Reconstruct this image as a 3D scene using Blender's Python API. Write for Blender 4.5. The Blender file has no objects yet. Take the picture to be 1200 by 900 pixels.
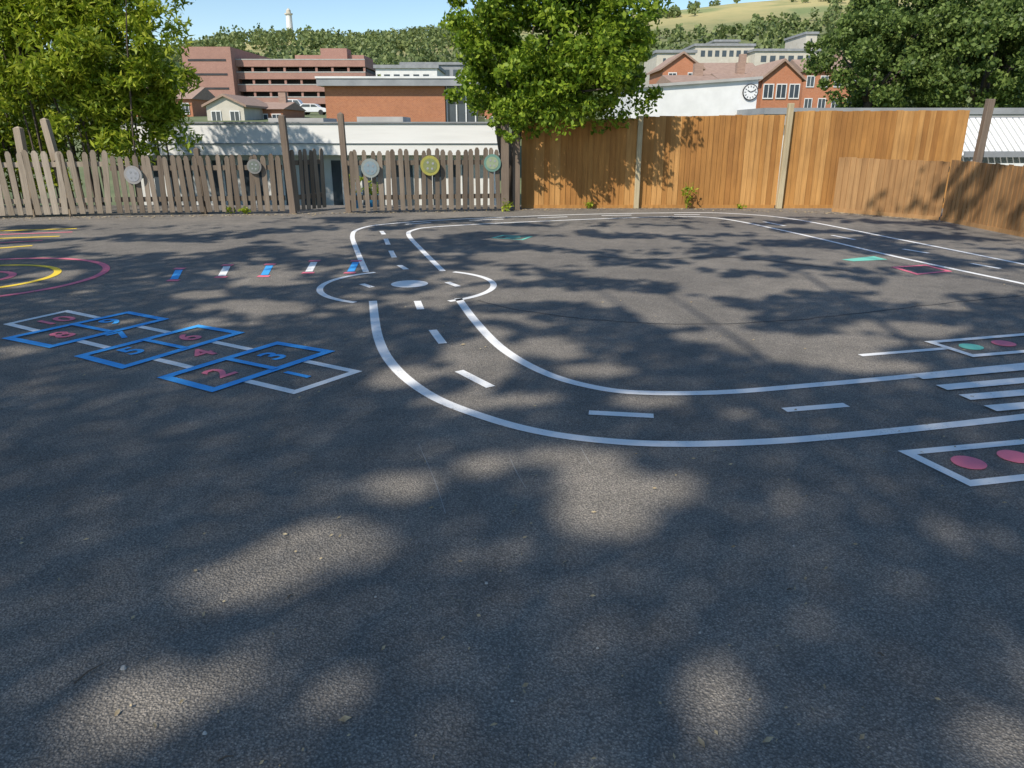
import bpy, math, random
import numpy as np
from mathutils import Vector, noise
random.seed(4); rng=np.random.default_rng(7)
# ------------------------------------------------------------------ camera / image pixels to world points
H=1.6; PITCH=math.radians(18.8); FPX=880.0
cP,sP=math.cos(PITCH),math.sin(PITCH)
cam=bpy.data.cameras.new("camera"); camo=bpy.data.objects.new("camera",cam)
bpy.context.scene.collection.objects.link(camo)
cam.sensor_width=36; cam.lens=36*FPX/1200; cam.clip_end=5000; cam.clip_start=0.05
camo.location=(0,0,H); camo.rotation_euler=(math.radians(90)-PITCH,0,0)
bpy.context.scene.camera=camo
def P(u,v,z=0.0):
    """image pixel projected through the camera to a ground point"""
    a=(u-600)/FPX; b=(450-v)/FPX
    t=(H-z)/(sP-b*cP)
    return (a*t,(cP+b*sP)*t)
def A(u,v,Y):  # image pixel projected to x and z at a chosen depth
    a=(u-600)/FPX; b=(450-v)/FPX
    t=Y/(cP+b*sP)
    return (a*t, H+t*(-sP+b*cP))
S=Vector((-0.42,-0.57,0.706)).normalized()   # direction towards sun
# ------------------------------------------------------------------ materials
def newmat(name):
    m=bpy.data.materials.new(name); m.use_nodes=True
    nt=m.node_tree; return m,nt,nt.nodes,nt.links,nt.nodes["Principled BSDF"]
def coords(nt,stretch=(1,1,1)):
    tc=nt.nodes.new("ShaderNodeTexCoord"); mp=nt.nodes.new("ShaderNodeMapping")
    mp.inputs["Scale"].default_value=stretch
    nt.links.new(tc.outputs["Object"],mp.inputs["Vector"]); return mp.outputs["Vector"]
def ramp(nt,fac,stops):
    r=nt.nodes.new("ShaderNodeValToRGB"); e=r.color_ramp.elements
    while len(e)<len(stops): e.new(0.5)
    for el,(p,c) in zip(e,stops):
        el.position=p; el.color=(*c,1)
    nt.links.new(fac,r.inputs["Fac"]); return r.outputs["Color"]
def noisetex(nt,vec,scale,detail=4,rough=0.6):
    n=nt.nodes.new("ShaderNodeTexNoise"); n.inputs["Scale"].default_value=scale
    n.inputs["Detail"].default_value=detail; n.inputs["Roughness"].default_value=rough
    nt.links.new(vec,n.inputs["Vector"]); return n.outputs["Fac"]
def mixc(nt,fac,a,b,mode='MIX'):
    m=nt.nodes.new("ShaderNodeMix"); m.data_type='RGBA'; m.blend_type=mode
    for sock,val in ((m.inputs[0],fac),(m.inputs[6],a),(m.inputs[7],b)):
        if isinstance(val,(int,float)): sock.default_value=val
        elif isinstance(val,tuple): sock.default_value=(*val,1)
        else: nt.links.new(val,sock)
    return m.outputs[2]
def bump(nt,h,bs,strength,dist):
    b=nt.nodes.new("ShaderNodeBump"); b.inputs["Strength"].default_value=strength; b.inputs["Distance"].default_value=dist
    nt.links.new(h,b.inputs["Height"]); nt.links.new(b.outputs["Normal"],bs.inputs["Normal"])
def M(name,c1,c2,scale=4,rough=0.85,stretch=(1,1,1),bs=0,bd=0.01,metal=0):
    m,nt,N,L,b=newmat(name); v=coords(nt,stretch); n=noisetex(nt,v,scale,6)
    L.new(ramp(nt,n,[(0.3,c1),(0.7,c2)]),b.inputs["Base Color"]); b.inputs["Roughness"].default_value=rough
    b.inputs["Metallic"].default_value=metal
    if bs: bump(nt,n,b,bs,bd)
    return m
def wood(name,stops,grain=(30,30,1.2),bs=0.4):
    m,nt,N,L,b=newmat(name)
    g=N.new("ShaderNodeNewGeometry")
    v=coords(nt,grain); n=noisetex(nt,v,1.2,6,0.7)
    v2=coords(nt); n2=noisetex(nt,v2,0.9,3)
    c=ramp(nt,g.outputs["Random Per Island"],stops)
    c=mixc(nt,0.55,c,ramp(nt,n,[(0.3,(0.35,0.33,0.31)),(0.65,(1,1,1))]),'MULTIPLY')
    c=mixc(nt,0.5,c,ramp(nt,n2,[(0.35,(0.6,0.57,0.55)),(0.6,(1,1,1))]),'MULTIPLY')
    L.new(c,b.inputs["Base Color"]); b.inputs["Roughness"].default_value=0.85
    bump(nt,n,b,bs,0.004); return m
def leafmat(name,stops,trans=0.35,lo=(0.6,0.66,0.62)):
    m=bpy.data.materials.new(name); m.use_nodes=True; nt=m.node_tree; N=nt.nodes; L=nt.links
    b=N["Principled BSDF"]; g=N.new("ShaderNodeNewGeometry")
    c=ramp(nt,g.outputs["Random Per Island"],stops)
    v=coords(nt); n=noisetex(nt,v,1.3,2)
    c=mixc(nt,0.6,c,ramp(nt,n,[(0.35,lo),(0.65,(1,1,1))]),'MULTIPLY')
    L.new(c,b.inputs["Base Color"]); b.inputs["Roughness"].default_value=0.5
    b.inputs["Specular IOR Level"].default_value=0.3
    t=N.new("ShaderNodeBsdfTranslucent"); L.new(c,t.inputs["Color"])
    ms=N.new("ShaderNodeMixShader"); ms.inputs[0].default_value=trans
    L.new(b.outputs[0],ms.inputs[1]); L.new(t.outputs[0],ms.inputs[2])
    L.new(ms.outputs[0],N["Material Output"].inputs["Surface"]); return m
def asphalt():
    m,nt,N,L,b=newmat("asphalt"); v=coords(nt)
    vo=N.new("ShaderNodeTexVoronoi"); vo.inputs["Scale"].default_value=115; L.new(v,vo.inputs["Vector"])
    vo2=N.new("ShaderNodeTexVoronoi"); vo2.inputs["Scale"].default_value=240; L.new(v,vo2.inputs["Vector"])
    big=noisetex(nt,v,0.45,6,0.62); mid=noisetex(nt,v,3.5,5,0.65); fine=noisetex(nt,v,60,4,0.7)
    base=ramp(nt,big,[(0.3,(0.262,0.246,0.224)),(0.5,(0.312,0.291,0.261)),(0.72,(0.41,0.374,0.325))])
    base=mixc(nt,0.8,base,ramp(nt,mid,[(0.3,(0.74,0.74,0.74)),(0.7,(1.12,1.1,1.08))]),'MULTIPLY')
    base=mixc(nt,0.75,base,ramp(nt,vo.outputs["Distance"],[(0.1,(1.15,1.13,1.1)),(0.65,(0.40,0.40,0.40))]),'MULTIPLY')
    sep=N.new("ShaderNodeSeparateColor"); L.new(vo2.outputs["Color"],sep.inputs[0])
    base=mixc(nt,0.6,base,ramp(nt,sep.outputs[0],[(0.0,(0.5,0.5,0.5)),(0.6,(1,1,1)),(0.97,(1.5,1.45,1.4)),(1,(2.2,2.1,2.0))]),'MULTIPLY')
    sc_=noisetex(nt,coords(nt,(1,0.6,1)),1.1,7,0.75)
    base=mixc(nt,ramp(nt,sc_,[(0.62,(0,0,0)),(0.78,(0.4,0.4,0.4))]),base,(0.36,0.335,0.29))
    L.new(base,b.inputs["Base Color"]); b.inputs["Roughness"].default_value=0.92
    b.inputs["Specular IOR Level"].default_value=0.2
    add=N.new("ShaderNodeMath"); add.operation='MULTIPLY_ADD'
    L.new(vo.outputs["Distance"],add.inputs[0]); add.inputs[1].default_value=-1.0; L.new(fine,add.inputs[2])
    bump(nt,add.outputs[0],b,0.75,0.008)
    return m
def paint(name,col):
    m,nt,N,L,b=newmat(name); v=coords(nt)
    f=noisetex(nt,v,70,4,0.75); g=noisetex(nt,v,6,3)
    vo=N.new("ShaderNodeTexVoronoi"); vo.inputs["Scale"].default_value=115; L.new(v,vo.inputs["Vector"])
    mu=N.new("ShaderNodeMath"); mu.operation='MULTIPLY_ADD'; L.new(g,mu.inputs[0]); mu.inputs[1].default_value=0.5; L.new(f,mu.inputs[2])
    w=ramp(nt,mu.outputs[0],[(0.55,(0.1,0.1,0.1)),(0.64,(1,1,1))])
    c=mixc(nt,w,tuple(x*0.6+0.06 for x in col),col)
    L.new(c,b.inputs["Base Color"]); b.inputs["Roughness"].default_value=0.75
    bump(nt,vo.outputs["Distance"],b,0.4,0.005); return m
def brick(name,c1,c2,mort,scale):
    m,nt,N,L,b=newmat(name)
    tc=N.new("ShaderNodeTexCoord"); sx=N.new("ShaderNodeSeparateXYZ"); L.new(tc.outputs["Object"],sx.inputs[0])
    ad=N.new("ShaderNodeMath"); ad.operation='ADD'; L.new(sx.outputs[0],ad.inputs[0]); L.new(sx.outputs[1],ad.inputs[1])
    cx=N.new("ShaderNodeCombineXYZ"); L.new(ad.outputs[0],cx.inputs[0]); L.new(sx.outputs[2],cx.inputs[1])
    br=N.new("ShaderNodeTexBrick"); br.inputs["Scale"].default_value=scale
    br.inputs["Color1"].default_value=(*c1,1); br.inputs["Color2"].default_value=(*c2,1); br.inputs["Mortar"].default_value=(*mort,1)
    br.inputs["Mortar Size"].default_value=0.015
    L.new(cx.outputs[0],br.inputs["Vector"]); v=coords(nt); n=noisetex(nt,v,0.6,4)
    L.new(mixc(nt,0.5,br.outputs["Color"],ramp(nt,n,[(0.3,(0.72,0.72,0.72)),(0.7,(1,1,1))]),'MULTIPLY'),b.inputs["Base Color"])
    b.inputs["Roughness"].default_value=0.9; return m
m_asph=asphalt()
m_white=paint("white_line_paint",(0.86,0.85,0.82)); m_blue=paint("blue_line_paint",(0.06,0.40,0.85))
m_pink=paint("pink_line_paint",(0.88,0.20,0.27)); m_yel=paint("yellow_line_paint",(0.88,0.62,0.05)); m_teal=paint("green_line_paint",(0.18,0.60,0.46))
m_fence=wood("orange_fence_timber",[(0,(0.40,0.18,0.045)),(0.5,(0.50,0.24,0.063)),(1,(0.60,0.32,0.105))],(14,14,1.0))
m_fence2=wood("lower_fence_timber",[(0,(0.37,0.20,0.08)),(1,(0.50,0.29,0.125))],(14,14,1.0))
m_pick=wood("weathered_sunlit_picket_timber",[(0,(0.33,0.27,0.20)),(0.5,(0.44,0.365,0.28)),(1,(0.56,0.48,0.38))])  # weathered wood, sunlight on the left run lightened into the colour
m_pickd=wood("dark_shaded_picket_timber",[(0,(0.15,0.115,0.085)),(0.6,(0.22,0.175,0.13)),(1,(0.32,0.26,0.20))])  # older dark wood, with shade on these runs also put into the colour
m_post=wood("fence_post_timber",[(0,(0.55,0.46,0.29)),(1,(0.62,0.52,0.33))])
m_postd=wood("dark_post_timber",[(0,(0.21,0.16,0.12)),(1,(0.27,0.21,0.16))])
m_bark=M("bark",(0.06,0.045,0.035),(0.14,0.11,0.085),8,0.95,(1,1,0.3),0.6,0.02)
m_leafC=leafmat("laurel_leaves",[(0,(0.075,0.135,0.012)),(0.4,(0.20,0.32,0.025)),(1,(0.42,0.52,0.055))],0.42)
m_leafB=leafmat("bamboo_leaves",[(0,(0.14,0.22,0.015)),(0.5,(0.33,0.42,0.028)),(1,(0.55,0.58,0.07))],0.42)
m_leafR=leafmat("sycamore_leaves",[(0,(0.075,0.12,0.03)),(0.6,(0.155,0.225,0.052)),(1,(0.27,0.345,0.09))],0.35)
m_leafO=leafmat("canopy_leaves",[(0,(0.12,0.14,0.06)),(1,(0.22,0.24,0.10))],0.45)
m_leafH=leafmat("woodland_leaves",[(0,(0.11,0.155,0.055)),(0.6,(0.20,0.25,0.085)),(1,(0.31,0.35,0.13))],0.25)
m_wh=M("white_render",(0.66,0.66,0.64),(0.80,0.80,0.78),1.5,0.8)
m_whb=M("white_fascia",(0.76,0.76,0.74),(0.84,0.84,0.82),2,0.6,(0.3,0.3,3))
m_grey=M("grey_roofing",(0.22,0.23,0.24),(0.33,0.34,0.35),1.2,0.8)
m_dark=M("dark_opening",(0.02,0.022,0.025),(0.045,0.045,0.05),1,0.6)
m_glass=M("window_glass",(0.04,0.055,0.07),(0.08,0.10,0.12),0.7,0.12)
m_brO=brick("orange_brick",(0.50,0.19,0.08),(0.42,0.15,0.065),(0.40,0.32,0.26),4.4)
m_brP=brick("pink_brown_brick",(0.42,0.225,0.175),(0.36,0.185,0.145),(0.40,0.30,0.25),2.5)
m_brR=brick("red_brick",(0.55,0.21,0.10),(0.47,0.17,0.075),(0.42,0.32,0.25),4)
m_tile=M("clay_roof_tiles",(0.28,0.19,0.145),(0.40,0.28,0.215),2,0.9,(1,1,4))
m_cream=M("cream_render",(0.50,0.46,0.38),(0.60,0.56,0.48),1,0.9)
m_conc=M("concrete",(0.34,0.33,0.31),(0.46,0.45,0.42),1.5,0.9)
m_bluep=M("blue_plastic",(0.03,0.22,0.45),(0.05,0.30,0.55),5,0.4)
m_rubber=M("rubber",(0.02,0.02,0.02),(0.04,0.04,0.04),5,0.8)
m_clockf=M("clock_face_paint",(0.72,0.72,0.70),(0.78,0.78,0.76),5,0.5)
m_litter=M("dry_leaf",(0.24,0.17,0.09),(0.50,0.42,0.27),30,0.9)
# ------------------------------------------------------------------ mesh helpers
COL=bpy.context.scene.collection
class B:
    def __init__(s): s.v=[]; s.f=[]
    def add(s,vs,fs):
        o=len(s.v); s.v+= [tuple(p) for p in vs]; s.f+=[tuple(i+o for i in f) for f in fs]
    def box(s,x0,x1,y0,y1,z0,z1):
        s.add([(x0,y0,z0),(x1,y0,z0),(x1,y1,z0),(x0,y1,z0),(x0,y0,z1),(x1,y0,z1),(x1,y1,z1),(x0,y1,z1)],
              [(0,3,2,1),(4,5,6,7),(0,1,5,4),(1,2,6,5),(2,3,7,6),(3,0,4,7)])
    def obox(s,c,ux,uy,uz,hx,hy,hz):
        c=Vector(c);ux=Vector(ux).normalized()*hx;uy=Vector(uy).normalized()*hy;uz=Vector(uz).normalized()*hz
        s.add([c-ux-uy-uz,c+ux-uy-uz,c+ux+uy-uz,c-ux+uy-uz,c-ux-uy+uz,c+ux-uy+uz,c+ux+uy+uz,c-ux+uy+uz],
              [(0,3,2,1),(4,5,6,7),(0,1,5,4),(1,2,6,5),(2,3,7,6),(3,0,4,7)])
    def prism(s,poly,d):
        n=len(poly); poly=[Vector(p) for p in poly]; d=Vector(d)
        s.add(poly+[p+d for p in poly],[tuple(range(n-1,-1,-1)),tuple(range(n,2*n))]+[(i,(i+1)%n,n+(i+1)%n,n+i) for i in range(n)])
    def tube(s,pts,rad,n=9):
        pts=[Vector(p) for p in pts]; vs=[];fs=[]
        for i,p in enumerate(pts):
            d=(pts[min(i+1,len(pts)-1)]-pts[max(i-1,0)]).normalized()
            a=d.cross(Vector((0.3,1,0.1))).normalized(); b=d.cross(a)
            for k in range(n):
                t=2*math.pi*k/n; r=rad[i]*(1+0.08*math.sin(3*t+i)); vs.append(p+a*math.cos(t)*r+b*math.sin(t)*r)
        for i in range(len(pts)-1):
            for k in range(n):
                fs.append((i*n+k,i*n+(k+1)%n,(i+1)*n+(k+1)%n,(i+1)*n+k))
        fs.append(tuple(range(n-1,-1,-1))); fs.append(tuple((len(pts)-1)*n+k for k in range(n)))
        s.add(vs,fs)
    def disc(s,c,nrm,r,thick,n=32,sx=1.0):
        c=Vector(c);nrm=Vector(nrm).normalized(); a=nrm.cross(Vector((0,0,1)))
        a=Vector((1,0,0)) if a.length<1e-3 else a.normalized(); b=nrm.cross(a)
        s.prism([c+a*math.cos(2*math.pi*k/n)*r*sx+b*math.sin(2*math.pi*k/n)*r for k in range(n)],nrm*thick)
    def flat(s,pts,z): s.add([(p[0],p[1],z) for p in pts],[tuple(range(len(pts)))])
    def ribbon(s,pts,w,z,closed=False):
        n=len(pts); L=[];R=[]
        for i in range(n):
            p=Vector(pts[i][:2])
            if closed: a=Vector(pts[i-1][:2]); c=Vector(pts[(i+1)%n][:2])
            else: a=Vector(pts[max(i-1,0)][:2]); c=Vector(pts[min(i+1,n-1)][:2])
            d1=(p-a); d2=(c-p)
            if d1.length<1e-9: d1=d2
            if d2.length<1e-9: d2=d1
            d1=d1.normalized(); d2=d2.normalized()
            n1=Vector((-d1.y,d1.x)); n2=Vector((-d2.y,d2.x)); m=(n1+n2)
            m=m.normalized(); sc=1/max(0.35,m.dot(n1))
            L.append((*(p+m*w/2*sc),z)); R.append((*(p-m*w/2*sc),z))
        k=n if closed else n-1
        s.add(L+R,[(i,n+i,n+(i+1)%n,(i+1)%n) for i in range(k)])
    def obj(s,name,mat,parent=None,smooth=False,bevel=0):
        me=bpy.data.meshes.new(name); me.from_pydata(s.v,[],s.f); me.materials.append(mat); me.update()
        if smooth: me.polygons.foreach_set("use_smooth",[True]*len(me.polygons))
        o=bpy.data.objects.new(name,me); COL.objects.link(o)
        if bevel:
            md=o.modifiers.new("bevel",'BEVEL'); md.width=bevel; md.segments=2; md.limit_method='ANGLE'
        if parent: o.parent=parent
        return o
def empty(name):
    o=bpy.data.objects.new(name,None); COL.objects.link(o); o.empty_display_size=0.2; return o
def spline(pts,sub=8):
    out=[];n=len(pts)
    for i in range(n-1):
        p0=np.array(pts[max(i-1,0)]);p1=np.array(pts[i]);p2=np.array(pts[i+1]);p3=np.array(pts[min(i+2,n-1)])
        for k in range(sub):
            t=k/sub
            out.append(tuple(0.5*((2*p1)+(-p0+p2)*t+(2*p0-5*p1+4*p2-p3)*t*t+(-p0+3*p1-3*p2+p3)*t**3)))
    out.append(tuple(pts[-1])); return out
def PP(l): return [P(u,v) for u,v in l]
def leaves(name,C,size,aspect,mat,parent=None,up=0.0):
    C=np.asarray(C,float); n=len(C)
    u=rng.normal(size=(n,3)); u/=np.linalg.norm(u,axis=1)[:,None]
    w=rng.normal(size=(n,3)); w[:,2]*=(1-up*0.6)
    w-=u*np.sum(u*w,1)[:,None]; w/=np.linalg.norm(w,axis=1)[:,None]
    sz=(size*rng.uniform(0.65,1.3,n))[:,None]
    V=np.stack([C-u*sz*0.5,C+w*sz*0.5*aspect-u*sz*0.05,C+u*sz*0.5,C-w*sz*0.5*aspect-u*sz*0.05],1).reshape(-1,3)
    me=bpy.data.meshes.new(name); me.vertices.add(4*n); me.vertices.foreach_set("co",V.ravel())
    me.loops.add(4*n); me.loops.foreach_set("vertex_index",np.arange(4*n,dtype=np.int32))
    me.polygons.add(n); me.polygons.foreach_set("loop_start",np.arange(0,4*n,4,dtype=np.int32))
    me.update(calc_edges=True); me.validate(); me.materials.append(mat)
    o=bpy.data.objects.new(name,me); COL.objects.link(o)
    if parent: o.parent=parent
    return o
def crown(center,rad,nclump,cr,per,inner=0.45):
    out=[]
    for i in range(nclump):
        d=rng.normal(size=3); d/=np.linalg.norm(d)
        nz=noise.noise(Vector(d*1.7)+Vector(center)*0.37)
        r=(inner+(1-inner)*rng.random()**0.6)*(1+0.28*nz)
        c=np.array(center)+d*np.array(rad)*r
        k=int(per*rng.uniform(0.6,1.3)); q=rng.normal(size=(k,3)); q/=np.linalg.norm(q,axis=1)[:,None]
        q*=(cr*rng.uniform(0.6,1.25))*rng.uniform(0.35,1.05,(k,1)); q[:,2]*=0.75
        out.append(c+q)
    return np.concatenate(out)
# ------------------------------------------------------------------ terrain
cr_u=[(-400,80),(0,78),(200,66),(260,54),(340,48),(420,54),(520,44),(600,36),(770,17),(850,8),(980,-4),(1200,-20),(1600,-40)]
cx=[];cz=[]
for u,v in cr_u:
    x,z=A(u,v,700); cx.append(x); cz.append(z)
def T(x,y):
    if y<17: return -0.05
    b=float(np.interp(y,[17,18.2,45,70,150,200,230],[-0.05,-1.2,-1.2,2.0,4.6,7,9]))
    if y>230:
        c=float(np.interp(x*700/max(y,300),cx,cz)); t=min(1,(y-230)/470.0); t=t*t*(3-2*t)*0.6+t*0.4
        b=9+(c-9)*t
        if y>700: b-= (y-700)*0.12
    if y>60: b+= 1.0*noise.noise(Vector((x*0.02,y*0.02,0)))*min(1,(y-60)/200)
    return b
xs=sorted(set(list(np.linspace(-1200,1400,105))+list(np.linspace(-60,60,13))))
ys=[-400,-100,-30,10,16.9,17.3,17.8,18.2,22,30,45,52,60,70,85,100,125,150,175,200,230]+list(range(260,720,25))+[740,800,900,1100,1400]
tb=B(); tb.v=[(x,y,T(x,y)) for y in ys for x in xs]; nx=len(xs)
tb.f=[(j*nx+i,j*nx+i+1,(j+1)*nx+i+1,(j+1)*nx+i) for j in range(len(ys)-1) for i in range(nx-1)]
m,nt,N,L,b=newmat("hillside_terrain")
v=coords(nt); n1=noisetex(nt,v,0.012,6,0.6); n2=noisetex(nt,v,0.25,4)
tc=N.new("ShaderNodeTexCoord"); sx=N.new("ShaderNodeSeparateXYZ"); L.new(tc.outputs["Object"],sx.inputs[0])
mr=N.new("ShaderNodeMapRange"); mr.inputs[1].default_value=430; mr.inputs[2].default_value=560; L.new(sx.outputs[1],mr.inputs[0])
green=ramp(nt,n2,[(0.3,(0.10,0.13,0.05)),(0.7,(0.18,0.20,0.09))])
straw=ramp(nt,n1,[(0.36,(0.24,0.26,0.10)),(0.48,(0.46,0.39,0.17)),(0.56,(0.38,0.35,0.15)),(0.66,(0.20,0.25,0.09))])
L.new(mixc(nt,mr.outputs[0],green,straw),b.inputs["Base Color"]); b.inputs["Roughness"].default_value=1
tb.obj("hillside_terrain",m,smooth=True)
pg=B(); pg.flat([(-40,-40),(40,-40),(40,16.9),(-40,16.9)],0.0); pg.obj("asphalt_playground",m_asph)
# ------------------------------------------------------------------ markings
W=0.078
road=empty("road_track_marking")
b=B()
outer=spline(PP([(437,353),(443,395),(462,430),(505,464),(570,490),(640,508),(720,518),(800,521),(900,518),(1000,510),(1100,500),(1200,489),(1330,474)]))
inner=spline(PP([(537,350),(558,378),(590,410),(640,438),(700,455),(760,461),(850,460),(950,452),(1050,443),(1200,428),(1330,415)]))
b.ribbon(outer,W,0.004); b.ribbon(inner,W,0.004)
b.ribbon(spline(PP([(429,319),(418,293),(413,277),(420,269),(450,263),(540,257),(680,251.5),(800,249.5),(860,250.5),(930,257),(1050,280),(1200,310),(1330,337)])),0.072,0.004)
b.ribbon(spline(PP([(519,318),(495,294),(479,276),(484,270),(510,266),(600,261),(720,256),(800,254),(850,257),(930,273),(1050,301),(1200,333),(1330,362)])),0.072,0.004)
rc=P(478,335); R=0.92
def arc(a0,a1,c=rc,r=R,n=28): return [(c[0]+r*math.cos(math.radians(a0+(a1-a0)*i/n)),c[1]+r*math.sin(math.radians(a0+(a1-a0)*i/n))) for i in range(n+1)]
b.ribbon(arc(122,244),0.068,0.004); b.ribbon(arc(-57,62),0.068,0.004)
b.flat(arc(0,354,P(480,333),0.2,30),0.004)
for p in ([(489,353),(493,363)],[(507,387),(519,403)],[(538,435),(575,454)],[(690,484),(766,488)],[(919,481),(992,475)],
          [(468,311),(476,316)],[(458,294),(462,302)],[(452,280),(455,287)],[(447,271),(450,275)],[(475,263),(505,261)],[(550,258.5),(590,257)],[(630,255.5),(665,254.2)],[(705,252.8),(740,252.3)],[(790,251.8),(820,251.8)],
          [(895,260),(920,265)],[(975,276),(1002,281)],[(1058,292),(1088,297)],[(1138,309),(1172,315)],[(424,333),(436,337)],[(524,331),(537,336)]):
    b.ribbon(PP(p),0.07,0.004)
b.obj("track_lines",m_white,road)
z=B()
for a_,c_ in (((1075,443),(1300,423)),((1103,455.5),(1300,438)),((1130,467),(1300,453)),((1160,480),(1300,468))):
    z.ribbon(PP([a_,c_]),0.10,0.009)
z.obj("zebra_crossing_marking",m_white)
tl=empty("traffic_light_marking"); b=B()
b.ribbon(PP([(1090,402),(1260,388),(1330,402),(1140,418)]),0.06,0.0085,True); b.ribbon(PP([(1008,417),(1112,408.5)]),0.055,0.0045)
b.obj("frame",m_white,tl); b=B(); b.disc((*P(1138,407),0.004),(0,0,1),0.085,0.003); b.obj("green_light",m_teal,tl)
b=B(); b.disc((*P(1176,403),0.004),(0,0,1),0.085,0.003); b.obj("red_light",m_pink,tl)
tl=empty("traffic_light_marking"); b=B()
b.ribbon(PP([(1063,531),(1330,506),(1420,536),(1137,567)]),0.06,0.004,True); b.obj("frame",m_white,tl)
b=B(); b.disc((*P(1135,543),0.004),(0,0,1),0.08,0.003); b.disc((*P(1189,536),0.004),(0,0,1),0.08,0.003); b.obj("red_light",m_pink,tl)
hs=empty("hopscotch_marking"); b=B()
for l in ([(47,389),(10,380),(78,365),(119,373.6)],[(91,399.4),(131,409)],[(161,382.4),(201.5,390.8)],[(180,420.6),(228.7,432.2)],[(248,400.5),(298.4,411)],[(286,446),(345,460),(417,436),(355,423)]):
    b.ribbon(PP(l),0.062,0.004)
b.obj("white_squares",m_white,hs); b=B()
for q in ([(10,397),(150,367),(192,375),(60,407)],[(95,418),(232,383),(280,391),(145,431)],[(193,443),(325,403),(385,413),(250,458)]):
    w=[Vector(p) for p in PP(q)]; b.ribbon([tuple(p) for p in w],0.07,0.008,True)
    m1=(w[0]+w[1])/2; m2=(w[2]+w[3])/2; b.ribbon([tuple(m1),tuple(m2)],0.055,0.0125)
b.obj("blue_rectangles",m_blue,hs)
def glyph(txt,c,upv,size,mat,parent,z=0.006):
    cu=bpy.data.curves.new("t",'FONT'); cu.body=txt; cu.size=size; cu.align_x='CENTER'; cu.align_y='CENTER'; cu.offset=size*0.022
    o=bpy.data.objects.new("t",cu); COL.objects.link(o); dg=bpy.context.evaluated_depsgraph_get()
    me=bpy.data.meshes.new_from_object(o.evaluated_get(dg)); bpy.data.objects.remove(o)
    upv=Vector(upv).normalized(); rt=Vector((upv.y,-upv.x))
    for vv in me.vertices:
        x,y=vv.co.x,vv.co.y; vv.co=(c[0]+rt.x*x+upv.x*y,c[1]+rt.y*x+upv.y*y,z)
    me.materials.clear(); me.materials.append(mat); o=bpy.data.objects.new("number_"+txt,me); COL.objects.link(o); o.parent=parent
h1=Vector(P(350,440)); h10=Vector(P(62,377)); upv=h10-h1
for t,u,v_,mm in (("10",66,376.5,m_pink),("8",74,393,m_pink),("9",131,377.5,m_blue),("7",143,393.5,m_blue),("5",155,412,m_blue),("6",222,396,m_pink),("4",238,414.5,m_pink),("2",258,438,m_pink),("3",321,418,m_blue),("1",350,440,m_blue)):
    glyph(t,P(u,v_),upv,0.31,mm,hs)
tc_=empty("target_circle_marking"); cc=(-6.1,8.4)
for r,mm,nm in ((1.36,m_pink,"outer_ring"),(0.85,m_yel,"middle_ring"),(0.4,m_pink,"inner_ring")):
    b=B(); b.ribbon(arc(0,355,cc,r,70),0.08,0.004,True); b.obj(nm,mm,tc_)
lm=empty("ladder_marking"); b=B()
for l in ([(-40,272),(90,268)],[(-40,281),(70,277)],[(-40,294),(38,288)]): b.ribbon(PP(l),0.09,0.004)
b.obj("yellow_rungs",m_yel,lm); b=B()
for l in ([(-40,276.5),(85,272)],[(-40,287),(50,282)]): b.ribbon(PP(l),0.07,0.004)
b.obj("pink_rungs",m_pink,lm)
jl=empty("jump_line_marking"); bb=B(); bw=B(); bp=B()
for i,(u,v_) in enumerate(((207,322),(263,318),(313,317),(365,313),(414,313))):
    tgt=bb if i%2==0 else bw
    tgt.ribbon(PP([(u-3,v_+5.5),(u+3,v_-5.5)]),0.085,0.004)
    bp.ribbon(PP([(u-3,v_-7),(u+10,v_-7)]),0.10,0.0045); bp.ribbon(PP([(u-11,v_+7),(u+3,v_+7)]),0.09,0.0045)
bb.obj("blue_bars",m_blue,jl); bw.obj("white_bars",m_white,jl); bp.obj("pink_caps",m_pink,jl)
b=B(); b.ribbon(PP([(1048,313.5),(1085,311),(1112,318),(1075,321.5)]),0.06,0.004,True); b.obj("pink_box_marking",m_pink)
b=B(); b.flat(PP([(986,304.5),(1000,306.5),(1040,304.5),(1024,300.5)]),0.004); b.obj("green_arrow_marking",m_teal)
b=B(); b.ribbon(PP([(578,279),(590,276),(622,277.5),(612,281)]),0.05,0.004,True); b.ribbon(PP([(592,278.5),(610,278)]),0.10,0.0045); b.obj("green_box_marking",m_teal)
# seams & litter
m_crack=M("asphalt_seam",(0.06,0.06,0.06),(0.09,0.088,0.085),20,0.9)
b=B()
for l,w in (([(560,352),(610,364),(700,375),(800,380),(900,377),(1000,368),(1120,354),(1250,342)],0.016),([(700,300),(760,304),(860,302),(1000,318)],0.022)):
    pts=spline(PP(l),14); pts=[(x+0.02*noise.noise(Vector((x*5,y*5,0))),y+0.03*noise.noise(Vector((x*5,y*5,9)))) for x,y in pts]
    b.ribbon(pts,w,0.003)
b.obj("asphalt_seam",m_crack)
m_scr=M("pale_scratch",(0.28,0.27,0.25),(0.38,0.37,0.35),20,0.9)
b=B()
for l in ([(490,520),(508,560),(522,602)],[(598,538),(606,555),(616,572)],[(680,524),(692,545)]): b.ribbon(spline(PP(l),6),0.004,0.003)
b.obj("ground_scratch",m_scr)
b=B()
for i in range(360):
    y=1.5+rng.random()**1.6*7; x=rng.uniform(-0.75,0.75)*y
    a=rng.uniform(0,6.28); l=rng.uniform(0.004,0.014)*(1 if rng.random()<0.85 else 1.6); w=l*rng.uniform(0.2,0.5); d=Vector((math.cos(a),math.sin(a),0)); e=Vector((-d.y,d.x,0)); c=Vector((x,y,0.006))
    b.add([c-d*l,c+e*w+Vector((0,0,0.006)),c+d*l+Vector((0,0,0.004)),c-e*w],[(0,1,2,3)])
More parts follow.
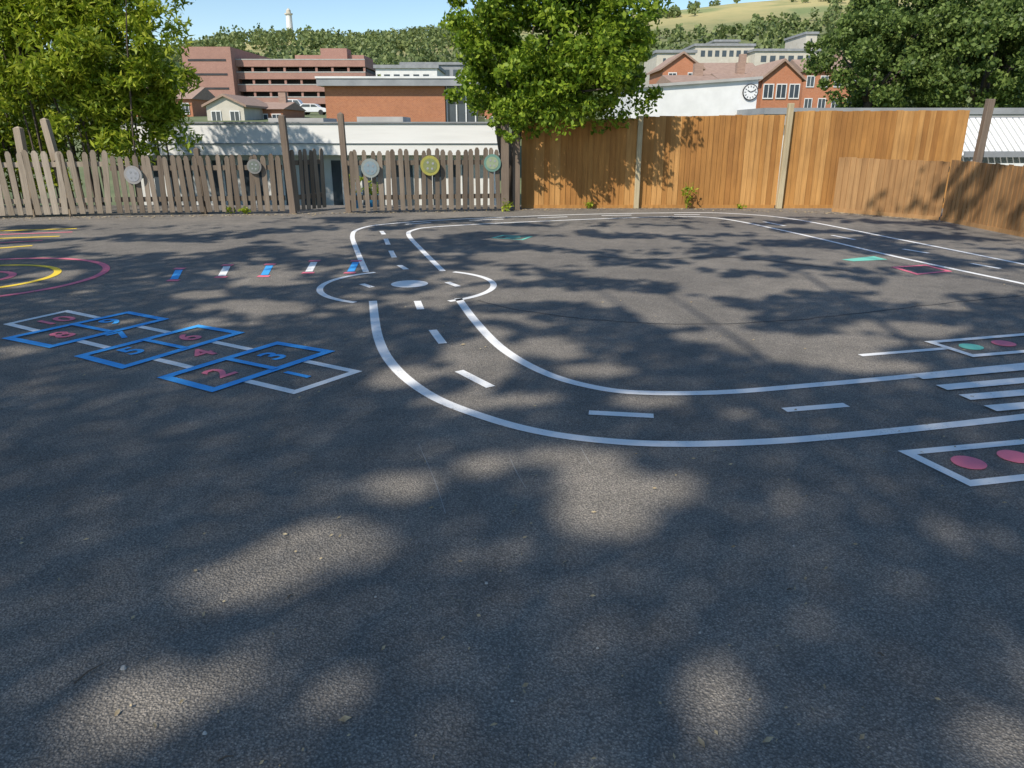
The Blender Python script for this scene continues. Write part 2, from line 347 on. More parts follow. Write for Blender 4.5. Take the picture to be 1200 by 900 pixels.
for i in range(1100):
    u=rng.uniform(-40,1100); x,y=P(u,float(np.interp(u,[-40,0,340,600,760,975,1100],[258,256,251,246,243.5,249,259])))
    y-=abs(rng.normal())*0.18; a=rng.uniform(0,6.28); l=rng.uniform(0.01,0.03); d=Vector((math.cos(a),math.sin(a),0)); e=Vector((-d.y,d.x,0)); c=Vector((x,y,0.008))
    b.add([c-d*l,c+e*l*0.4+Vector((0,0,0.01)),c+d*l+Vector((0,0,0.008)),c-e*l*0.4],[(0,1,2,3)])
b.obj("leaf_litter",m_litter)
b=B()
for u,v_,l,a in ((105,790,0.05,1.1),(1032,768,0.01,2.2),(925,692,0.01,0),(265,890,0.02,0.4),(340,700,0.012,1)):
    x,y=P(u,v_); d=Vector((math.cos(a),math.sin(a),0)); b.tube([Vector((x,y,0.004))-d*l,Vector((x,y,0.009))+Vector((-d.y,d.x,0))*l*0.1,Vector((x,y,0.005))+d*l],[0.0025,0.003,0.0015],5)
b.obj("fallen_twig",m_bark)
b=B()
for u,v_,s in ((145,784,0.012),(570,684,0.008),(600,822,0.007),(700,760,0.006),(440,700,0.007),(930,640,0.006),(820,742,0.006),(240,860,0.008)):
    x,y=P(u,v_); k=7; ring=[(x+s*random.uniform(.7,1)*math.cos(6.28*i/k),y+s*random.uniform(.6,.9)*math.sin(6.28*i/k),0.001) for i in range(k)]
    top=[(x+(px-x)*0.55,y+(py-y)*0.55,s*random.uniform(.7,1)) for px,py,_ in ring]
    b.add(ring+top,[tuple(range(k,2*k))]+[(i,(i+1)%k,k+(i+1)%k,k+i) for i in range(k)])
b.obj("loose_stones",m_conc)
# ------------------------------------------------------------------ fences
def picket_run(b,rails,p0,p1,h0,h1,pitch=0.135,wd=0.045,lean=0.02,base=0.05):
    p0=Vector((*p0,0)); p1=Vector((*p1,0)); d=(p1-p0); Ln=d.length; d.normalize(); nrm=Vector((d.y,-d.x,0))
    n=int(Ln/pitch)
    for i in range(n):
        s=(i+0.5)/n; c=p0+d*Ln*s; h=h0+(h1-h0)*s+random.uniform(-0.025,0.025); le=random.gauss(0,lean)
        w=wd*random.uniform(0.9,1.08); top=d*le*h
        poly=[c-d*w+Vector((0,0,base)),c+d*w+Vector((0,0,base)),c+d*w+top+Vector((0,0,h-0.05)),c+d*w*0.45+top+Vector((0,0,h)),c-d*w*0.45+top+Vector((0,0,h)),c-d*w+top+Vector((0,0,h-0.05))]
        b.prism([p+nrm*0.03 for p in poly],nrm*0.02)
    for z in (0.3,h0*0.8):
        rails.obox((p0+p1)/2+Vector((0,0,z))-nrm*0.003,d,nrm,(0,0,1),Ln/2,0.025,0.045)
pf=empty("picket_fence"); b=B(); r=B()
picket_run(b,r,P(-260,262),P(134,252.5),1.2,1.2,0.15,0.052,0.04)
b.obj("pickets",m_pick,pf); r.obj("rails",m_pick,pf)
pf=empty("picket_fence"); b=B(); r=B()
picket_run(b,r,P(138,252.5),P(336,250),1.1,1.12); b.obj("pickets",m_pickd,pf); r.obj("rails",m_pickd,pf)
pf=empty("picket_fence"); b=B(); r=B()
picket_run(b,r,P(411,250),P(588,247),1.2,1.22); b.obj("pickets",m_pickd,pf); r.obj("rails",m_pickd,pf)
gt=empty("picket_gate"); b=B(); r=B()
g0=Vector(P(345,250)); g1=g0+Vector((0.45,0.75)); picket_run(b,r,tuple(g0),tuple(g1),1.2,1.2); b.obj("pickets",m_pickd,gt); r.obj("rails",m_pickd,gt)
def post(u,v_,h,w,mat,name="fence_post",lean=0):
    x,y=P(u,v_); b=B(); b.obox((x+lean*h/2,y,h/2),(1,0,-lean),(0,1,0),(lean,0,1),w/2,w/2,h/2); b.add([(x+lean*h-w/2,y-w/2,h+0.001),(x+lean*h+w/2,y-w/2,h+0.001),(x+lean*h+w/2,y+w/2,h+0.001),(x+lean*h-w/2,y+w/2,h+0.001),(x+lean*h,y,h+0.04)],[(0,1,4),(1,2,4),(2,3,4),(3,0,4)])
    return b.obj(name,mat,bevel=0.006)
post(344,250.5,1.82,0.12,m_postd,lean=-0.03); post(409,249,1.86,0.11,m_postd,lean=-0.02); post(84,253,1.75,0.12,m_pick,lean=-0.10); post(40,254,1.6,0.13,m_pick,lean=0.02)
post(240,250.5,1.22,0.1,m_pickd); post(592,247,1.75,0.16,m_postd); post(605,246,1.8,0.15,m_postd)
FY=16.25
def board_run(p0,p1,h0,h1,name,mat,pitch=0.11):
    fo=empty(name); b=B(); r=B()
    p0=Vector((*p0,0)); p1=Vector((*p1,0)); d=(p1-p0); Ln=d.length; d.normalize(); nrm=Vector((d.y,-d.x,0)); n=int(Ln/pitch)
    for i in range(n):
        s=i/n; h=h0+(h1-h0)*s+random.uniform(-0.009,0.009); a=p0+d*Ln*s; e=p0+d*Ln*(s+1.18/n)
        z0=Vector((0,0,0.06)); z1=Vector((0,0,h))
        t0=random.uniform(0.001,0.003)
        q=[a+nrm*t0,e+nrm*0.021,e+nrm*0.006,a-nrm*0.012]
        b.prism([p+z0 for p in q],z1-z0)
    b.obj("boards",mat,fo)
    r.obox((p0+p1)/2+Vector((0,0,0.035))+nrm*0.002,d,nrm,(0,0,1),Ln/2,0.02,0.035)
    for z in (0.35,h0*0.85): r.obox((p0+p1)/2+Vector((0,0,z))-nrm*0.055,d,nrm,(0,0,1),Ln/2,0.035,0.045)
    r.obj("rails",mat,fo)
def fx(u,Y=FY): return A(u,200,Y)[0]
board_run((fx(611),FY),(fx(744),FY),1.74,1.80,"closeboard_fence",m_fence)
board_run((fx(751),FY+0.02),(fx(912),FY+0.02),1.83,1.87,"closeboard_fence",m_fence)
board_run((fx(920),FY),(fx(1122),FY),1.93,1.95,"closeboard_fence",m_fence)
def postx(x,y,h,w,mat,lean=0):
    b=B(); b.obox((x+lean*h/2,y,h/2),(1,0,-lean),(0,1,0),(lean,0,1),w/2,w/2,h/2); b.obj("fence_post",mat,bevel=0.008)
postx(fx(747),FY-0.06,1.84,0.10,m_post); postx(fx(916),FY-0.06,2.08,0.11,m_post,0.01)
postx(fx(1128),FY-0.4,2.15,0.13,m_postd,0.03); postx(fx(1138),FY-0.25,2.0,0.1,m_postd,-0.02)
c0=P(975,248); c1=P(1100,258); c2=P(1260,290)
board_run(c0,c1,1.06,1.03,"low_closeboard_fence",m_fence2); board_run((c1[0]+0.02,c1[1]-0.05),c2,1.06,1.04,"low_closeboard_fence",m_fence2)
def plaque(u,v_,Y,r,col1,col2,name="painted_disc_plaque"):
    x,z=A(u,v_,Y); o=empty(name)
    b=B(); b.disc((x,Y,z),(0,-1,0),r,0.012); b.obj("disc",M("plaque_a",col1,tuple(c*0.8 for c in col1),12,0.7),o)
    b=B(); b.disc((x,Y-0.0135,z),(0,-1,0),r*0.72,0.004); b.obj("painted_centre",M("plaque_b",col2,tuple(c*1.2 for c in col2),18,0.7),o)
    b=B()
    for a in (0.6,2.2,4.0,5.3): b.disc((x+math.cos(a)*r*0.38,Y-0.019,z+math.sin(a)*r*0.38),(0,-1,0),r*0.12,0.003,12)
    b.obj("painted_spots",m_grey,o)
pY=lambda u: P(u,float(np.interp(u,[0,135,340,590],[256,252.5,250,247])))[1]-0.075
plaque(156,205,pY(156),0.17,(0.30,0.29,0.28),(0.25,0.26,0.28)); plaque(298,195,pY(298),0.14,(0.20,0.20,0.19),(0.12,0.14,0.12))
plaque(434,197,P(434,249.6)[1]-0.12,0.18,(0.27,0.30,0.28),(0.18,0.24,0.27)); plaque(504,194,P(504,248.4)[1]-0.12,0.19,(0.36,0.34,0.07),(0.18,0.20,0.08)); plaque(577,191,pY(577),0.17,(0.14,0.27,0.22),(0.24,0.29,0.18))
for (x,y,s) in ((-3.35,16.3,0.2),(-3.0,16.6,0.16)):
    o=empty("plant_pot"); b=B(); b.tube([(x,y,0),(x,y,0.02),(x,y,s*1.4),(x,y,s*1.55)],[s*0.6,s*0.62,s*0.85,s*0.92],16); b.obj("pot",m_bluep,o)
    leaves("plant",crown((x,y,s*2.4),(s,s,s*1.1),16,0.08,30),0.06,0.4,m_leafB,o)
# ------------------------------------------------------------------ buildings
def panel_grid(b,x0,x1,z0,z1,y,n,wf=0.7):
    s=(x1-x0)/n
    for i in range(n): b.box(x0+s*(i+0.5-wf/2),x0+s*(i+0.5+wf/2),y-0.03,y+0.05,z0,z1)
o=empty("flat_roofed_school_building"); Y=21
xl,zt=A(150,150,Y); xr,_=A(575,150,Y); _,zb=A(400,181,Y)
zt=1.72
b=B(); b.box(xl,xr,Y,Y+11,-1.2,zb-0.002); b.obj("walls",m_wh,o)
b=B(); b.box(xl-0.3,xr+0.3,Y-0.5,Y+11.4,zb,zt); b.obj("fascia",m_whb,o)
b=B(); b.box(xl-0.34,xr+0.34,Y-0.54,Y+11.44,zt+0.002,zt+0.04); b.box(xl-0.33,xr+0.33,Y-0.53,Y-0.505,zb+0.28,zb+0.30); b.obj("roof_edge",m_grey,o)
b=B(); panel_grid(b,xl+0.4,xr-0.4,-0.9,zb-0.15,Y,11,0.72); b.obj("windows",m_glass,o)
b=B(); s=(xr-xl-0.8)/11
for i in range(11): xx=xl+0.4+s*(i+0.5); b.box(xx-0.025,xx+0.025,Y-0.06,Y-0.032,-0.9,zb-0.15)
b.obj("window_frames",m_whb,o)
b=B(); b.box(xl+2.2,xl+4.0,Y+5,Y+7,zt+0.045,zt+0.2); b.box(xr-4.5,xr-3,Y+5,Y+7,zt+0.045,zt+0.24); b.obj("roof_lights",m_conc,o)
o=empty("orange_brick_building"); Y=42
x0,z1=A(380,101,Y); x1,_=A(521,101,Y)
b=B(); b.box(x0,x1,Y,Y+12,-1.2,z1); b.obj("walls",m_brO,o)
_,z2=A(400,90,Y); b=B(); b.box(x0-0.3,x1+2.0,Y-0.4,Y+12.3,z1+0.002,z2-0.1); b.obj("roof_fascia",m_grey,o)
b=B(); b.box(x0-0.35,x1+2.05,Y-0.45,Y+12.4,z2-0.098,z2+0.0); b.obj("roof_trim",m_wh,o)
b=B(); b.box(x1+0.002,x1+1.7,Y+0.3,Y+11,-1.2,z1); b.obj("glazed_end",m_glass,o)
b=B()
for i in range(4): xx=x1+0.05+i*0.5; b.box(xx,xx+0.06,Y+0.22,Y+0.298,-1.2,z1-0.01)
b.obj("mullions",m_wh,o)
o=empty("multistorey_car_park"); Y=150
xa,zA=A(217,56,Y); xb,_=A(274,56,Y); xc,zC=A(426,69,Y); zg=T(-50,150)-1
b=B(); b.box(xa,xb,Y-2,Y+22,zg,zA); b.obj("stair_tower",m_brP,o)
b=B(); b.box(xb+0.01,xc,Y+2.5,Y+26,zg,zC-1.5); b.obj("dark_interior",m_dark,o)
b=B(); zz=zC-1.3
while zz>zg: b.box(xb+0.02,xc+0.2,Y,Y+26.5,zz,zz+1.3); zz-=2.15
b.obj("parapet_bands",m_brP,o)
b=B(); zz=zC-1.3
while zz>zg: b.box(xb+0.02,xc+0.22,Y-0.04,Y-0.003,zz+1.12,zz+1.30); zz-=2.15
b.obj("concrete_copings",m_conc,o)
b=B()
for i in range(9): xx=xb+(xc-xb)*i/8; b.box(xx-0.2,xx+0.2,Y+0.2,Y+0.55,zg,zC-1.35)
b.obj("columns",m_brP,o)
xq,zq=A(335,61,Y); b=B(); b.box(xq,xc-1,Y+6,Y+16,zC+0.01,zq); b.box(xc-9,xc-4,Y+5,Y+9,zC+0.01,zq+1.1); b.obj("roof_plant_room",m_brP,o)
b=B()
for i in range(4): b.box(xa+1.0,xb-1.0,Y-2.06,Y-1.9,zA-2.4-i*2.4,zA-2.05-i*2.4)
b.obj("tower_windows",m_dark,o)
o=empty("white_clock_building"); Y=30
xL,zL=A(740,104,Y); xR,zR=A(889,93,Y)
b=B(); b.prism([(xL,Y,-1.2),(xR,Y,-1.2),(xR,Y,zR),(xL,Y,zL)],(0,9,0)); b.obj("walls",m_wh,o)
b=B(); b.prism([(xL-0.1,Y-0.12,zL+0.003),(xR+0.12,Y-0.12,zR+0.003),(xR+0.12,Y-0.12,zR+0.10),(xL-0.1,Y-0.12,zL+0.10)],(0,9.2,0)); b.obj("coping",m_conc,o)
ck=empty("wall_clock"); cxx,czz=A(879,108,Y); b=B(); b.disc((cxx,Y-0.005,czz),(0,-1,0),0.29,0.05); b.obj("rim",m_dark,ck)
b=B(); b.disc((cxx,Y-0.056,czz),(0,-1,0),0.255,0.01); b.obj("face",m_clockf,ck)
b=B()
for k in range(12):
    a=k*math.pi/6; b.obox((cxx+0.2*math.sin(a),Y-0.072,czz+0.2*math.cos(a)),(math.cos(a),0,-math.sin(a)),(0,1,0),(math.sin(a),0,math.cos(a)),0.012,0.004,0.03)
for a,l in ((5.2,0.13),(1.2,0.19)): b.obox((cxx+l/2*math.sin(a),Y-0.078,czz+l/2*math.cos(a)),(math.cos(a),0,-math.sin(a)),(0,1,0),(math.sin(a),0,math.cos(a)),0.014,0.004,l/2)
b.obj("hands_and_marks",m_dark,ck)
o=empty("grey_flat_roof_building"); Y=27; xR,zt2=A(1420,124,Y)
xm,_=A(893,130,Y)
b=B(); b.box(xm+0.1,xR,Y,Y+7.6,-1.2,1.698); b.obj("walls",m_wh,o)
b=B(); b.box(xm,xR,Y-0.3,Y+8,2.05,2.25); b.obj("roof_edge",m_grey,o)
b=B(); b.box(xm+0.05,xR,Y-0.26,Y+7.9,1.7,2.048); b.obj("fascia",m_conc,o)
o=empty("slatted_canopy"); Y=19.5; xL,z1=A(1134,143,Y); xR,z0=A(1400,183,Y)
b=B(); n=36
for i in range(n):
    xx=xL+(xR-xL)*i/n; b.obox((xx,Y+0.6,(z0+z1)/2+0.05),(1,0,0),(0,1,0.7),(0,-0.7,1),0.058,0.78,0.02)
b.obj("slats",m_whb,o); b=B(); b.box(xL,xR,Y-0.15,Y-0.08,z0-0.02,z0+0.12); b.box(xL,xR,Y+1.3,Y+1.4,z1,z1+0.14); b.box(xL,xR,Y+0.75,Y+0.8,z0-0.2,z0+0.35); b.obj("beams",m_grey,o)
b=B()
for i in range(4): xx=xL+0.2+i*2.2; b.box(xx,xx+0.1,Y-0.1,Y,-1.2,z0-0.022)
b.obj("posts",m_conc,o)
def house(u0,u1,vr,ve,Y,mat,name,depth=9,front=True,wins=2,roof=m_tile):
    x0,zr=A(u0,vr,Y); x1,_=A(u1,vr,Y); _,ze=A(u0,ve,Y); g=T((x0+x1)/2,Y)-2; o=empty(name); xm=(x0+x1)/2
    b=B(); rf=B()
    if front:
        b.prism([(x0,Y,g),(x1,Y,g),(x1,Y,ze),(xm,Y,zr),(x0,Y,ze)],(0,depth,0))
        for s in (-1,1):
            xe=x0-0.35 if s<0 else x1+0.35; k=(zr-ze)/(xm-x0); zo=ze-0.35*k
            rf.prism([(xm,Y-0.3,zr+0.02),(xe,Y-0.3,zo+0.02),(xe,Y-0.3,zo+0.24),(xm,Y-0.3,zr+0.26)],(0,depth+0.6,0))
    else:
        b.box(x0,x1,Y,Y+depth,g,ze)
        rf.prism([(x0-0.2,Y-0.35,ze+0.003),(x0-0.2,Y+depth+0.35,ze+0.003),(x0-0.2,Y+depth/2,zr)],(x1-x0+0.4,0,0))
        rf.box(x1-1.5,x1-0.7,Y+depth/2-0.4,Y+depth/2+0.4,zr-0.8,zr+1.0)
    b.obj("walls",mat,o); rf.obj("roof",roof,o)
    gl=B(); fr=B(); fl=0
    z=ze-1.7
    while z>g+1 and fl<4:
        for i in range(wins):
            xx=x0+(x1-x0)*(i+0.5)/wins; gl.box(xx-0.42,xx+0.42,Y-0.05,Y+0.1,z,z+1.15)
            fr.box(xx-0.5,xx+0.5,Y-0.09,Y-0.052,z-0.1,z); fr.box(xx-0.5,xx+0.5,Y-0.09,Y-0.052,z+1.15,z+1.25); fr.box(xx-0.03,xx+0.03,Y-0.08,Y-0.052,z+0.002,z+1.148)
            fr.box(xx-0.5,xx-0.42,Y-0.09,Y-0.052,z+0.001,z+1.149); fr.box(xx+0.42,xx+0.5,Y-0.09,Y-0.052,z+0.001,z+1.149)
        z-=2.6; fl+=1
    gl.obj("windows",m_glass,o); fr.obj("window_frames",m_wh,o)
house(778,824,63,80,95,m_brR,"red_brick_house")
house(824,893,70,88,99,m_brR,"terraced_house",front=False,wins=5)
house(896,942,72,92,76,m_brR,"red_brick_house",wins=3)
house(850,896,82,97,78,m_brR,"terraced_house",front=False,wins=4)
house(945,1010,66,84,100,m_brR,"terraced_house",front=False,wins=4)
house(790,846,84,97,72,m_brR,"terraced_house",front=False,wins=3)
house(240,284,113,124,80,m_cream,"cream_house",wins=2)
house(284,330,118,128,86,m_brR,"terraced_house",front=False,wins=3)
house(555,620,84,100,85,m_brR,"terraced_house",front=False,wins=4)
house(140,222,100,116,100,m_brR,"terraced_house",front=False,wins=5)
def block(u0,u1,v0,Y,mat,name,nw=6,d=14):
    x0,z1=A(u0,v0,Y); x1,_=A(u1,v0,Y); g=T((x0+x1)/2,Y)-2; o=empty(name); b=B(); b.box(x0,x1,Y,Y+d,g,z1); b.obj("walls",mat,o)
    b=B(); b.box(x0-0.3,x1+0.3,Y-0.3,Y+d+0.3,z1+0.003,z1+0.5); b.obj("roof",m_grey,o)
    b=B(); z=z1-2.2
    for k in range(3):
        if z<g: break
        panel_grid(b,x0+1,x1-1,z,z+1.3,Y,nw,0.6); z-=3
    b.obj("windows",m_glass,o)
block(815,884,54,185,m_cream,"office_building",7); block(838,866,49,205,m_cream,"office_building",3)
block(440,512,80,130,m_wh,"warehouse_building",5); block(470,545,76,165,m_grey,"warehouse_building",6); block(770,815,62,150,m_cream,"office_building",6)
block(945,958,40,190,m_cream,"office_building",1); block(885,960,60,180,m_cream,"apartment_building",6)
o=empty("monument_column"); x,z0=A(341,47,695); _,z1=A(341,11,695); b=B()
b.tube([(x,695,z0-4),(x,695,z0+3)],[4.2,4.0],8); b.tube([(x,695,z0+3.01),(x,695,z1-4)],[2.8,2.4],16); b.obj("shaft",m_wh,o)
b=B(); b.tube([(x,695,z1-3.99),(x,695,z1-3)],[3.3,3.3],16); b.tube([(x,695,z1-2.99),(x,695,z1-0.6),(x,695,z1+1.0)],[1.9,1.8,0.2],16); b.obj("lantern",m_cream,o)
def car(x,y,z,L,Hh,mat,name):
    o=empty(name); w=1.75
    prof=[(-L/2,0.35),(L/2,0.35),(L/2,0.75),(L/2-0.15,0.88),(L*0.27,0.98),(L*0.12,Hh-0.03),(-L*0.3,Hh),(-L*0.46,Hh-0.45),(-L/2,0.8)]
    b=B(); b.prism([(x+p,y,z+q) for p,q in prof],(0,w,0)); b.obj("body",mat,o,bevel=0.05)
    b=B(); b.prism([(x+p,y-0.004,z+q) for p,q in ((L*0.22,1.0),(L*0.11,Hh-0.12),(-L*0.02,Hh-0.1),(-L*0.02,1.0))],(0,w+0.008,0))
    b.prism([(x+p,y-0.004,z+q) for p,q in ((-L*0.05,1.0),(-L*0.05,Hh-0.1),(-L*0.29,Hh-0.1),(-L*0.40,1.0))],(0,w+0.008,0)); b.obj("windows",m_glass,o)
    b=B()
    for sx_ in (-L*0.31,L*0.31):
        for yy in (y-0.02,y+w-0.18): b.disc((x+sx_,yy+0.2,z+0.33),(0,-1,0),0.33,0.2,20)
    b.obj("wheels",m_rubber,o)
m_cw=M("white_car_paint",(0.7,0.7,0.7),(0.76,0.76,0.76),1,0.3); m_cb=M("silver_car_paint",(0.3,0.32,0.35),(0.35,0.37,0.4),1,0.3)
for u,Lc,Hc,mm,nm,yc in ((322,4.0,1.45,m_cb,"parked_car",112),(346,4.8,2.0,m_cw,"parked_van",114),(366,4.0,1.45,m_cw,"parked_car",110),(262,4.0,1.45,m_cb,"parked_car",112)):
    x,z=A(u,140,yc); car(x,yc,T(x,yc)+0.05,Lc,Hc,mm,nm)
# ------------------------------------------------------------------ trees
def limbs(b,base,tips,r0,mid=0.5):
    base=Vector(base)
    for t in tips:
        t=Vector(t); m_=base.lerp(t,mid)+Vector((random.uniform(-.2,.2),random.uniform(-.2,.2),0.25)); b.tube([base,m_,t],[r0,r0*0.6,r0*0.15],7)
o=empty("evergreen_tree"); x0=-0.12; b=B()
b.tube([(x0,16.9,-0.2),(x0+0.05,16.85,0.8),(x0+0.25,16.7,1.6),(x0+0.7,16.5,2.5),(x0+0.9,16.4,3.6)],[0.14,0.12,0.11,0.08,0.03])
b.tube([(x0+0.25,17,-0.2),(x0-0.1,16.9,1.2),(x0-0.3,16.7,2.4)],[0.1,0.08,0.04])
limbs(b,(x0+0.3,16.7,1.7),[(x0+0.9+1.8*math.cos(a),16.3+1.5*math.sin(a),3.0+0.8*math.sin(2*a)) for a in np.linspace(0,6,9)],0.06)
b.obj("trunk",m_bark,o,True)
C=np.concatenate([crown((0.80,16.2,3.45),(2.0,1.7,1.75),200,0.34,160,0.5),crown((0.6,16.3,4.6),(1.6,1.2,1.2),65,0.33,140,0.3),crown((1.25,16.0,2.45),(1.75,1.3,0.7),75,0.3,140,0.3),crown((-0.2,16.2,2.6),(1.0,1.1,0.9),50,0.3,140,0.3)])
leaves("foliage",C,0.112,0.55,m_leafC,o)
o=empty("bamboo_thicket"); b=B()
for i in range(46):
    x=rng.uniform(-12.5,-7.4); y=rng.uniform(15.9,17.6); t=rng.normal()*0.2; b.tube([(x,y,-0.3),(x+t*0.3,y-0.05,1.5),(x+t,y-0.2,3.2),(x+t*1.8,y-0.4,4.4)],[0.022,0.02,0.015,0.006],5)
b.obj("canes",m_bark,o)
C=np.concatenate([crown((-9.2,16.4,3.1),(2.2,1.2,1.8),150,0.42,170,0.3),crown((-12.3,16.2,3.0),(2.2,1.2,2.2),130,0.42,170,0.3),crown((-7.9,16.4,2.0),(1.35,1.0,1.0),75,0.36,150,0.2),crown((-9.6,16.5,4.9),(2.5,1.1,1.4),100,0.38,150,0.3),crown((-7.1,16.4,3.2),(0.7,0.7,1.4),26,0.28,80,0.3),crown((-11.5,16.6,1.2),(3,0.8,0.9),80,0.36,130,0.2)])
leaves("foliage",C,0.175,0.28,m_leafB,o)
def bigtree(u,v_,Y,rx,rz,name,mat,nc=110,per=90,ls=0.34,cr=1.0):
    x,z=A(u,v_,Y); g=T(x,Y); o=empty(name); b=B()
    b.tube([(x,Y,g-0.3),(x,Y,g+2),(x+0.1,Y,z)],[0.45,0.38,0.2],10); limbs(b,(x,Y,max(g+2,z-rz*0.8)),[(x+rx*0.6*math.cos(a),Y+rx*0.6*math.sin(a),z+rz*0.3*math.sin(3*a)) for a in np.linspace(0,6,8)],0.16); b.obj("trunk",m_bark,o,True)
    leaves("foliage",crown((x,Y,z),(rx,rx,rz),nc,cr,per,0.5),ls,0.7,mat,o)
bigtree(1024,74,55,4.0,3.3,"sycamore_tree",m_leafR,120,160,0.28,0.85); bigtree(1056,26,58,3.8,3.2,"sycamore_tree",m_leafR,110,160,0.28,0.85)
bigtree(1160,66,52,4.0,4.0,"sycamore_tree",m_leafR,120,160,0.28,0.85); bigtree(1190,12,55,4.2,3.6,"sycamore_tree",m_leafR,120,160,0.28,0.85); bigtree(1105,80,60,3.2,3.0,"sycamore_tree",m_leafR,70,140,0.28,0.85); bigtree(1280,50,56,5,5,"sycamore_tree",m_leafR,100,120)
# trees standing behind the camera, shading the yard
sun_k=(S.x/S.z,S.y/S.z)
def PT(u,v_,ru,rv,rot=0):
    x,y=P(u,v_); ya=P(u,v_-rv)[1]; yb=P(u,v_+rv)[1]; xa=P(u+ru,v_)[0]-x
    return (x,(ya+yb)/2,xa,(ya-yb)/2,rot)
lit=[PT(300,675,85,28,0.5),PT(370,640,60,26,0.5),PT(400,825,44,52),PT(150,840,85,48,0.3),PT(280,800,50,14),PT(840,820,34,50),PT(1185,868,36,30),PT(470,568,50,20),PT(720,602,60,26),PT(760,575,75,20),PT(690,560,45,20),
     PT(660,535,70,14),PT(560,545,45,14),PT(565,415,50,34),PT(650,408,60,18),PT(880,410,85,28),PT(960,405,65,16),PT(820,372,80,14),PT(740,350,100,12),PT(640,345,75,12),PT(860,340,80,11),
     PT(300,358,70,10),PT(330,330,55,10),PT(240,345,45,7),PT(620,300,90,9),PT(740,322,90,10),PT(850,310,90,9),PT(700,285,100,8),PT(560,320,45,10),PT(1080,385,80,10),PT(1010,400,55,9),PT(480,440,45,13),PT(540,475,65,13),PT(760,470,55,9),PT(1040,430,65,9),PT(620,470,45,9),PT(700,435,55,10),
     PT(950,300,120,11),PT(1100,335,100,9),PT(960,335,80,8),PT(820,270,110,7),PT(600,268,100,5),PT(180,290,120,8),PT(60,275,100,6),PT(350,275,70,7),PT(950,265,70,6),PT(60,322,50,7)]
def shade(x,y):
    n=noise.noise(Vector((x*1.0+3,y*1.15,0.3)))+0.55*noise.noise(Vector((x*2.8,y*2.8,5)))
    if y>4: n+=0.45*noise.noise(Vector((x*5.5,y*4.5,8)))
    for (cx_,cy_,rx_,ry_,ro) in lit:
        dx,dy=x-cx_,y-cy_
        if abs(dx)>rx_*2+0.3 or abs(dy)>ry_*2+0.3: continue
        c_,s_=math.cos(ro),math.sin(ro); a_=(dx*c_+dy*s_)/rx_; b_=(-dx*s_+dy*c_)/ry_
        if a_*a_+b_*b_-1.3*n<0.85: return 0.0
    th=float(np.interp(y,[2,4,5,6.5,9,12,14,16],[9,0.9,0.48,0.34,0.10,-0.05,-0.15,-0.15]))
    if x<-1.8 and 4<y<7.5: th=0.6
    return 0.04 if n>th else 1.0
trunks=[(-17,-7),(-10,-9),(-3,-9.5),(4,-8.5)]
pts=[[] for _ in trunks]
G=0.043
for x0_ in np.arange(-14,13,G):
    for y0_ in np.arange(0.3,15.2,G):
        if abs(x0_)>0.75*y0_+1.8: continue
        x=x0_+rng.uniform(-0.5,0.5)*G*1.4; y=y0_+rng.uniform(-0.5,0.5)*G*1.4
        if x<-4.5 and y>13.4: continue
        if y>14.6 and x<6: continue
        if rng.random()>shade(x,y): continue
        h=float(np.interp(y,[3,8],[12.3,9.3]))+1.2*noise.noise(Vector((x*0.4,y*0.4,2)))+rng.uniform(-0.9,0.9)
        p=(x+sun_k[0]*h,y+sun_k[1]*h,h)
        k=min(range(4),key=lambda i:(trunks[i][0]-p[0])**2+(trunks[i][1]-p[1])**2); pts[k].append(p)
for k,(tx,ty) in enumerate(trunks):
    if not pts[k]: continue
    o=empty("shade_tree"); b=B(); a=np.array(pts[k]); b.tube([(tx,ty,-0.1),(tx+0.1,ty,3.5),(tx,ty+0.4,8.5),(tx,ty+0.6,11.5)],[0.42,0.34,0.22,0.08],12)
    tips=[tuple(a[i]-np.array([0,0,0.1])) for i in rng.integers(0,len(a),6)]
    limbs(b,(tx,ty+0.4,8.4),tips,0.07); b.obj("trunk",m_bark,o,True)
    leaves("foliage",a,0.14,0.62,m_leafO,o)
def weed(x,y,h,name="weed_plant",n=10):
    o=empty(name); b=B(); 
    for i in range(4): b.tube([(x,y,0),(x+random.uniform(-.1,.1),y-0.03,h*0.6),(x+random.uniform(-.15,.15),y-0.05,h)],[0.006,0.005,0.002],5)
    b.obj("stems",m_leafB,o); leaves("leaves",crown((x,y-0.04,h*0.6),(0.08+h*0.1,0.06,h*0.45),n,0.07,11,0.2),0.065,0.5,m_leafB,o)
weed(fx(806),FY-0.12,0.55,n=12); x,y=P(273,250); weed(x,y-0.1,0.15); x,y=P(290,250); weed(x,y-0.1,0.12,n=7); weed(fx(690),FY-0.12,0.14,n=5); x,y=P(595,247); weed(x,y-0.1,0.2,n=5)
weed(fx(870),FY-0.1,0.1,n=4)
o=leaves("ivy_plant",crown((-0.1,15.6,1.75),(0.3,0.3,0.4),24,0.15,40,0.2),0.08,0.7,m_leafC)
C=[]
def dtree(x,y,h,k=38,nar=1.0):
    z=T(x,y); r=h*0.42*nar; q=rng.normal(size=(k,3)); q/=np.linalg.norm(q,axis=1)[:,None]; q*=rng.uniform(0.5,1.0,(k,1))
    C.append(np.array([x,y,z+h*0.5])+q*np.array([r,r,h*0.5]))
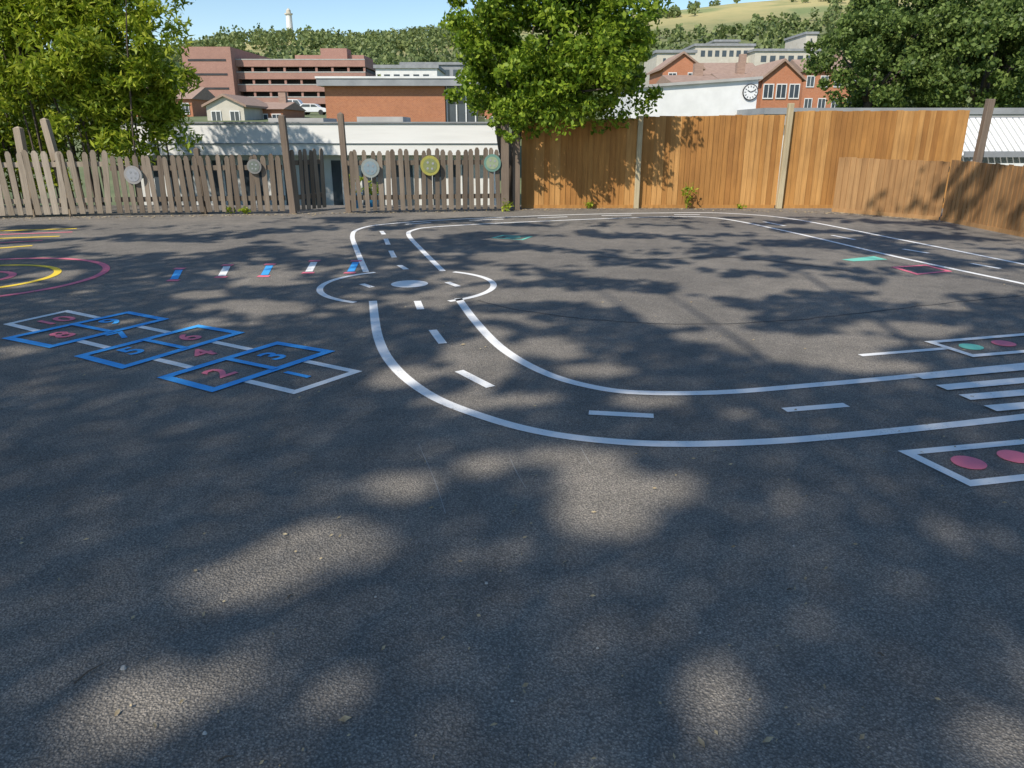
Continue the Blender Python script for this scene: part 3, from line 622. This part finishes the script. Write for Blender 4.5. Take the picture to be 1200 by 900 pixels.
for i in range(3400):
    y=230+470*rng.random()**0.9; x=rng.uniform(-0.62,0.75)*y
    n=noise.noise(Vector((x*0.012,y*0.012,4)))
    if y>455 and x>0.05*y-20 and n<0.27: continue
    if n<-0.35 and x<0.05*y: continue
    dtree(x,y,rng.uniform(6,10) if x<0.05*y else rng.uniform(5,8),34)
leaves("distant_woodland",np.concatenate(C),2.2,0.8,m_leafH); C=[]
for i in range(330):
    y=rng.uniform(60,225); x=rng.uniform(-0.62,0.75)*y
    if 140<y<185 and -75<x<-20: continue
    if y<100 and x<0 and x>-45: continue
    if y<100 and 8<x<45: continue
    if y<150 and x/y<-0.18 and x/y>-0.48: continue
    dtree(x,y,rng.uniform(3,5.5),130,1.0)
leaves("town_trees",np.concatenate(C),0.8,0.8,m_leafH); C=[]
for u in (262,268,276,284,300,306,312,320,352,362): x,_=A(u,50,680); dtree(x,680,rng.uniform(9,16),40,0.5)
for i in range(40): x,_=A(rng.uniform(225,440),50,690); dtree(x,690,rng.uniform(5,8))
leaves("ridge_trees",np.concatenate(C),2.4,0.8,m_leafR)
# ------------------------------------------------------------------ light
w=bpy.data.worlds.new("World"); bpy.context.scene.world=w; w.use_nodes=True; nt=w.node_tree
sk=nt.nodes.new("ShaderNodeTexSky"); sk.sky_type='NISHITA'; sk.sun_disc=False
el=math.asin(S.z); az=math.atan2(S.x,S.y); sk.sun_elevation=el; sk.sun_rotation=az; sk.air_density=1.0; sk.dust_density=0.1; sk.ozone_density=1.5
hv=nt.nodes.new("ShaderNodeHueSaturation"); hv.inputs["Saturation"].default_value=1.12; nt.links.new(sk.outputs[0],hv.inputs["Color"])
bg=nt.nodes["Background"]; bg.inputs[1].default_value=0.15; nt.links.new(hv.outputs[0],bg.inputs[0])
sl=bpy.data.lights.new("sun",'SUN'); sl.energy=5; sl.angle=math.radians(0.55); sl.color=(1,0.92,0.80)
so=bpy.data.objects.new("sun",sl); COL.objects.link(so); so.rotation_euler=S.to_track_quat('Z','Y').to_euler()
sc=bpy.context.scene; sc.view_settings.view_transform='Standard'; sc.view_settings.look='None'; sc.view_settings.exposure=0
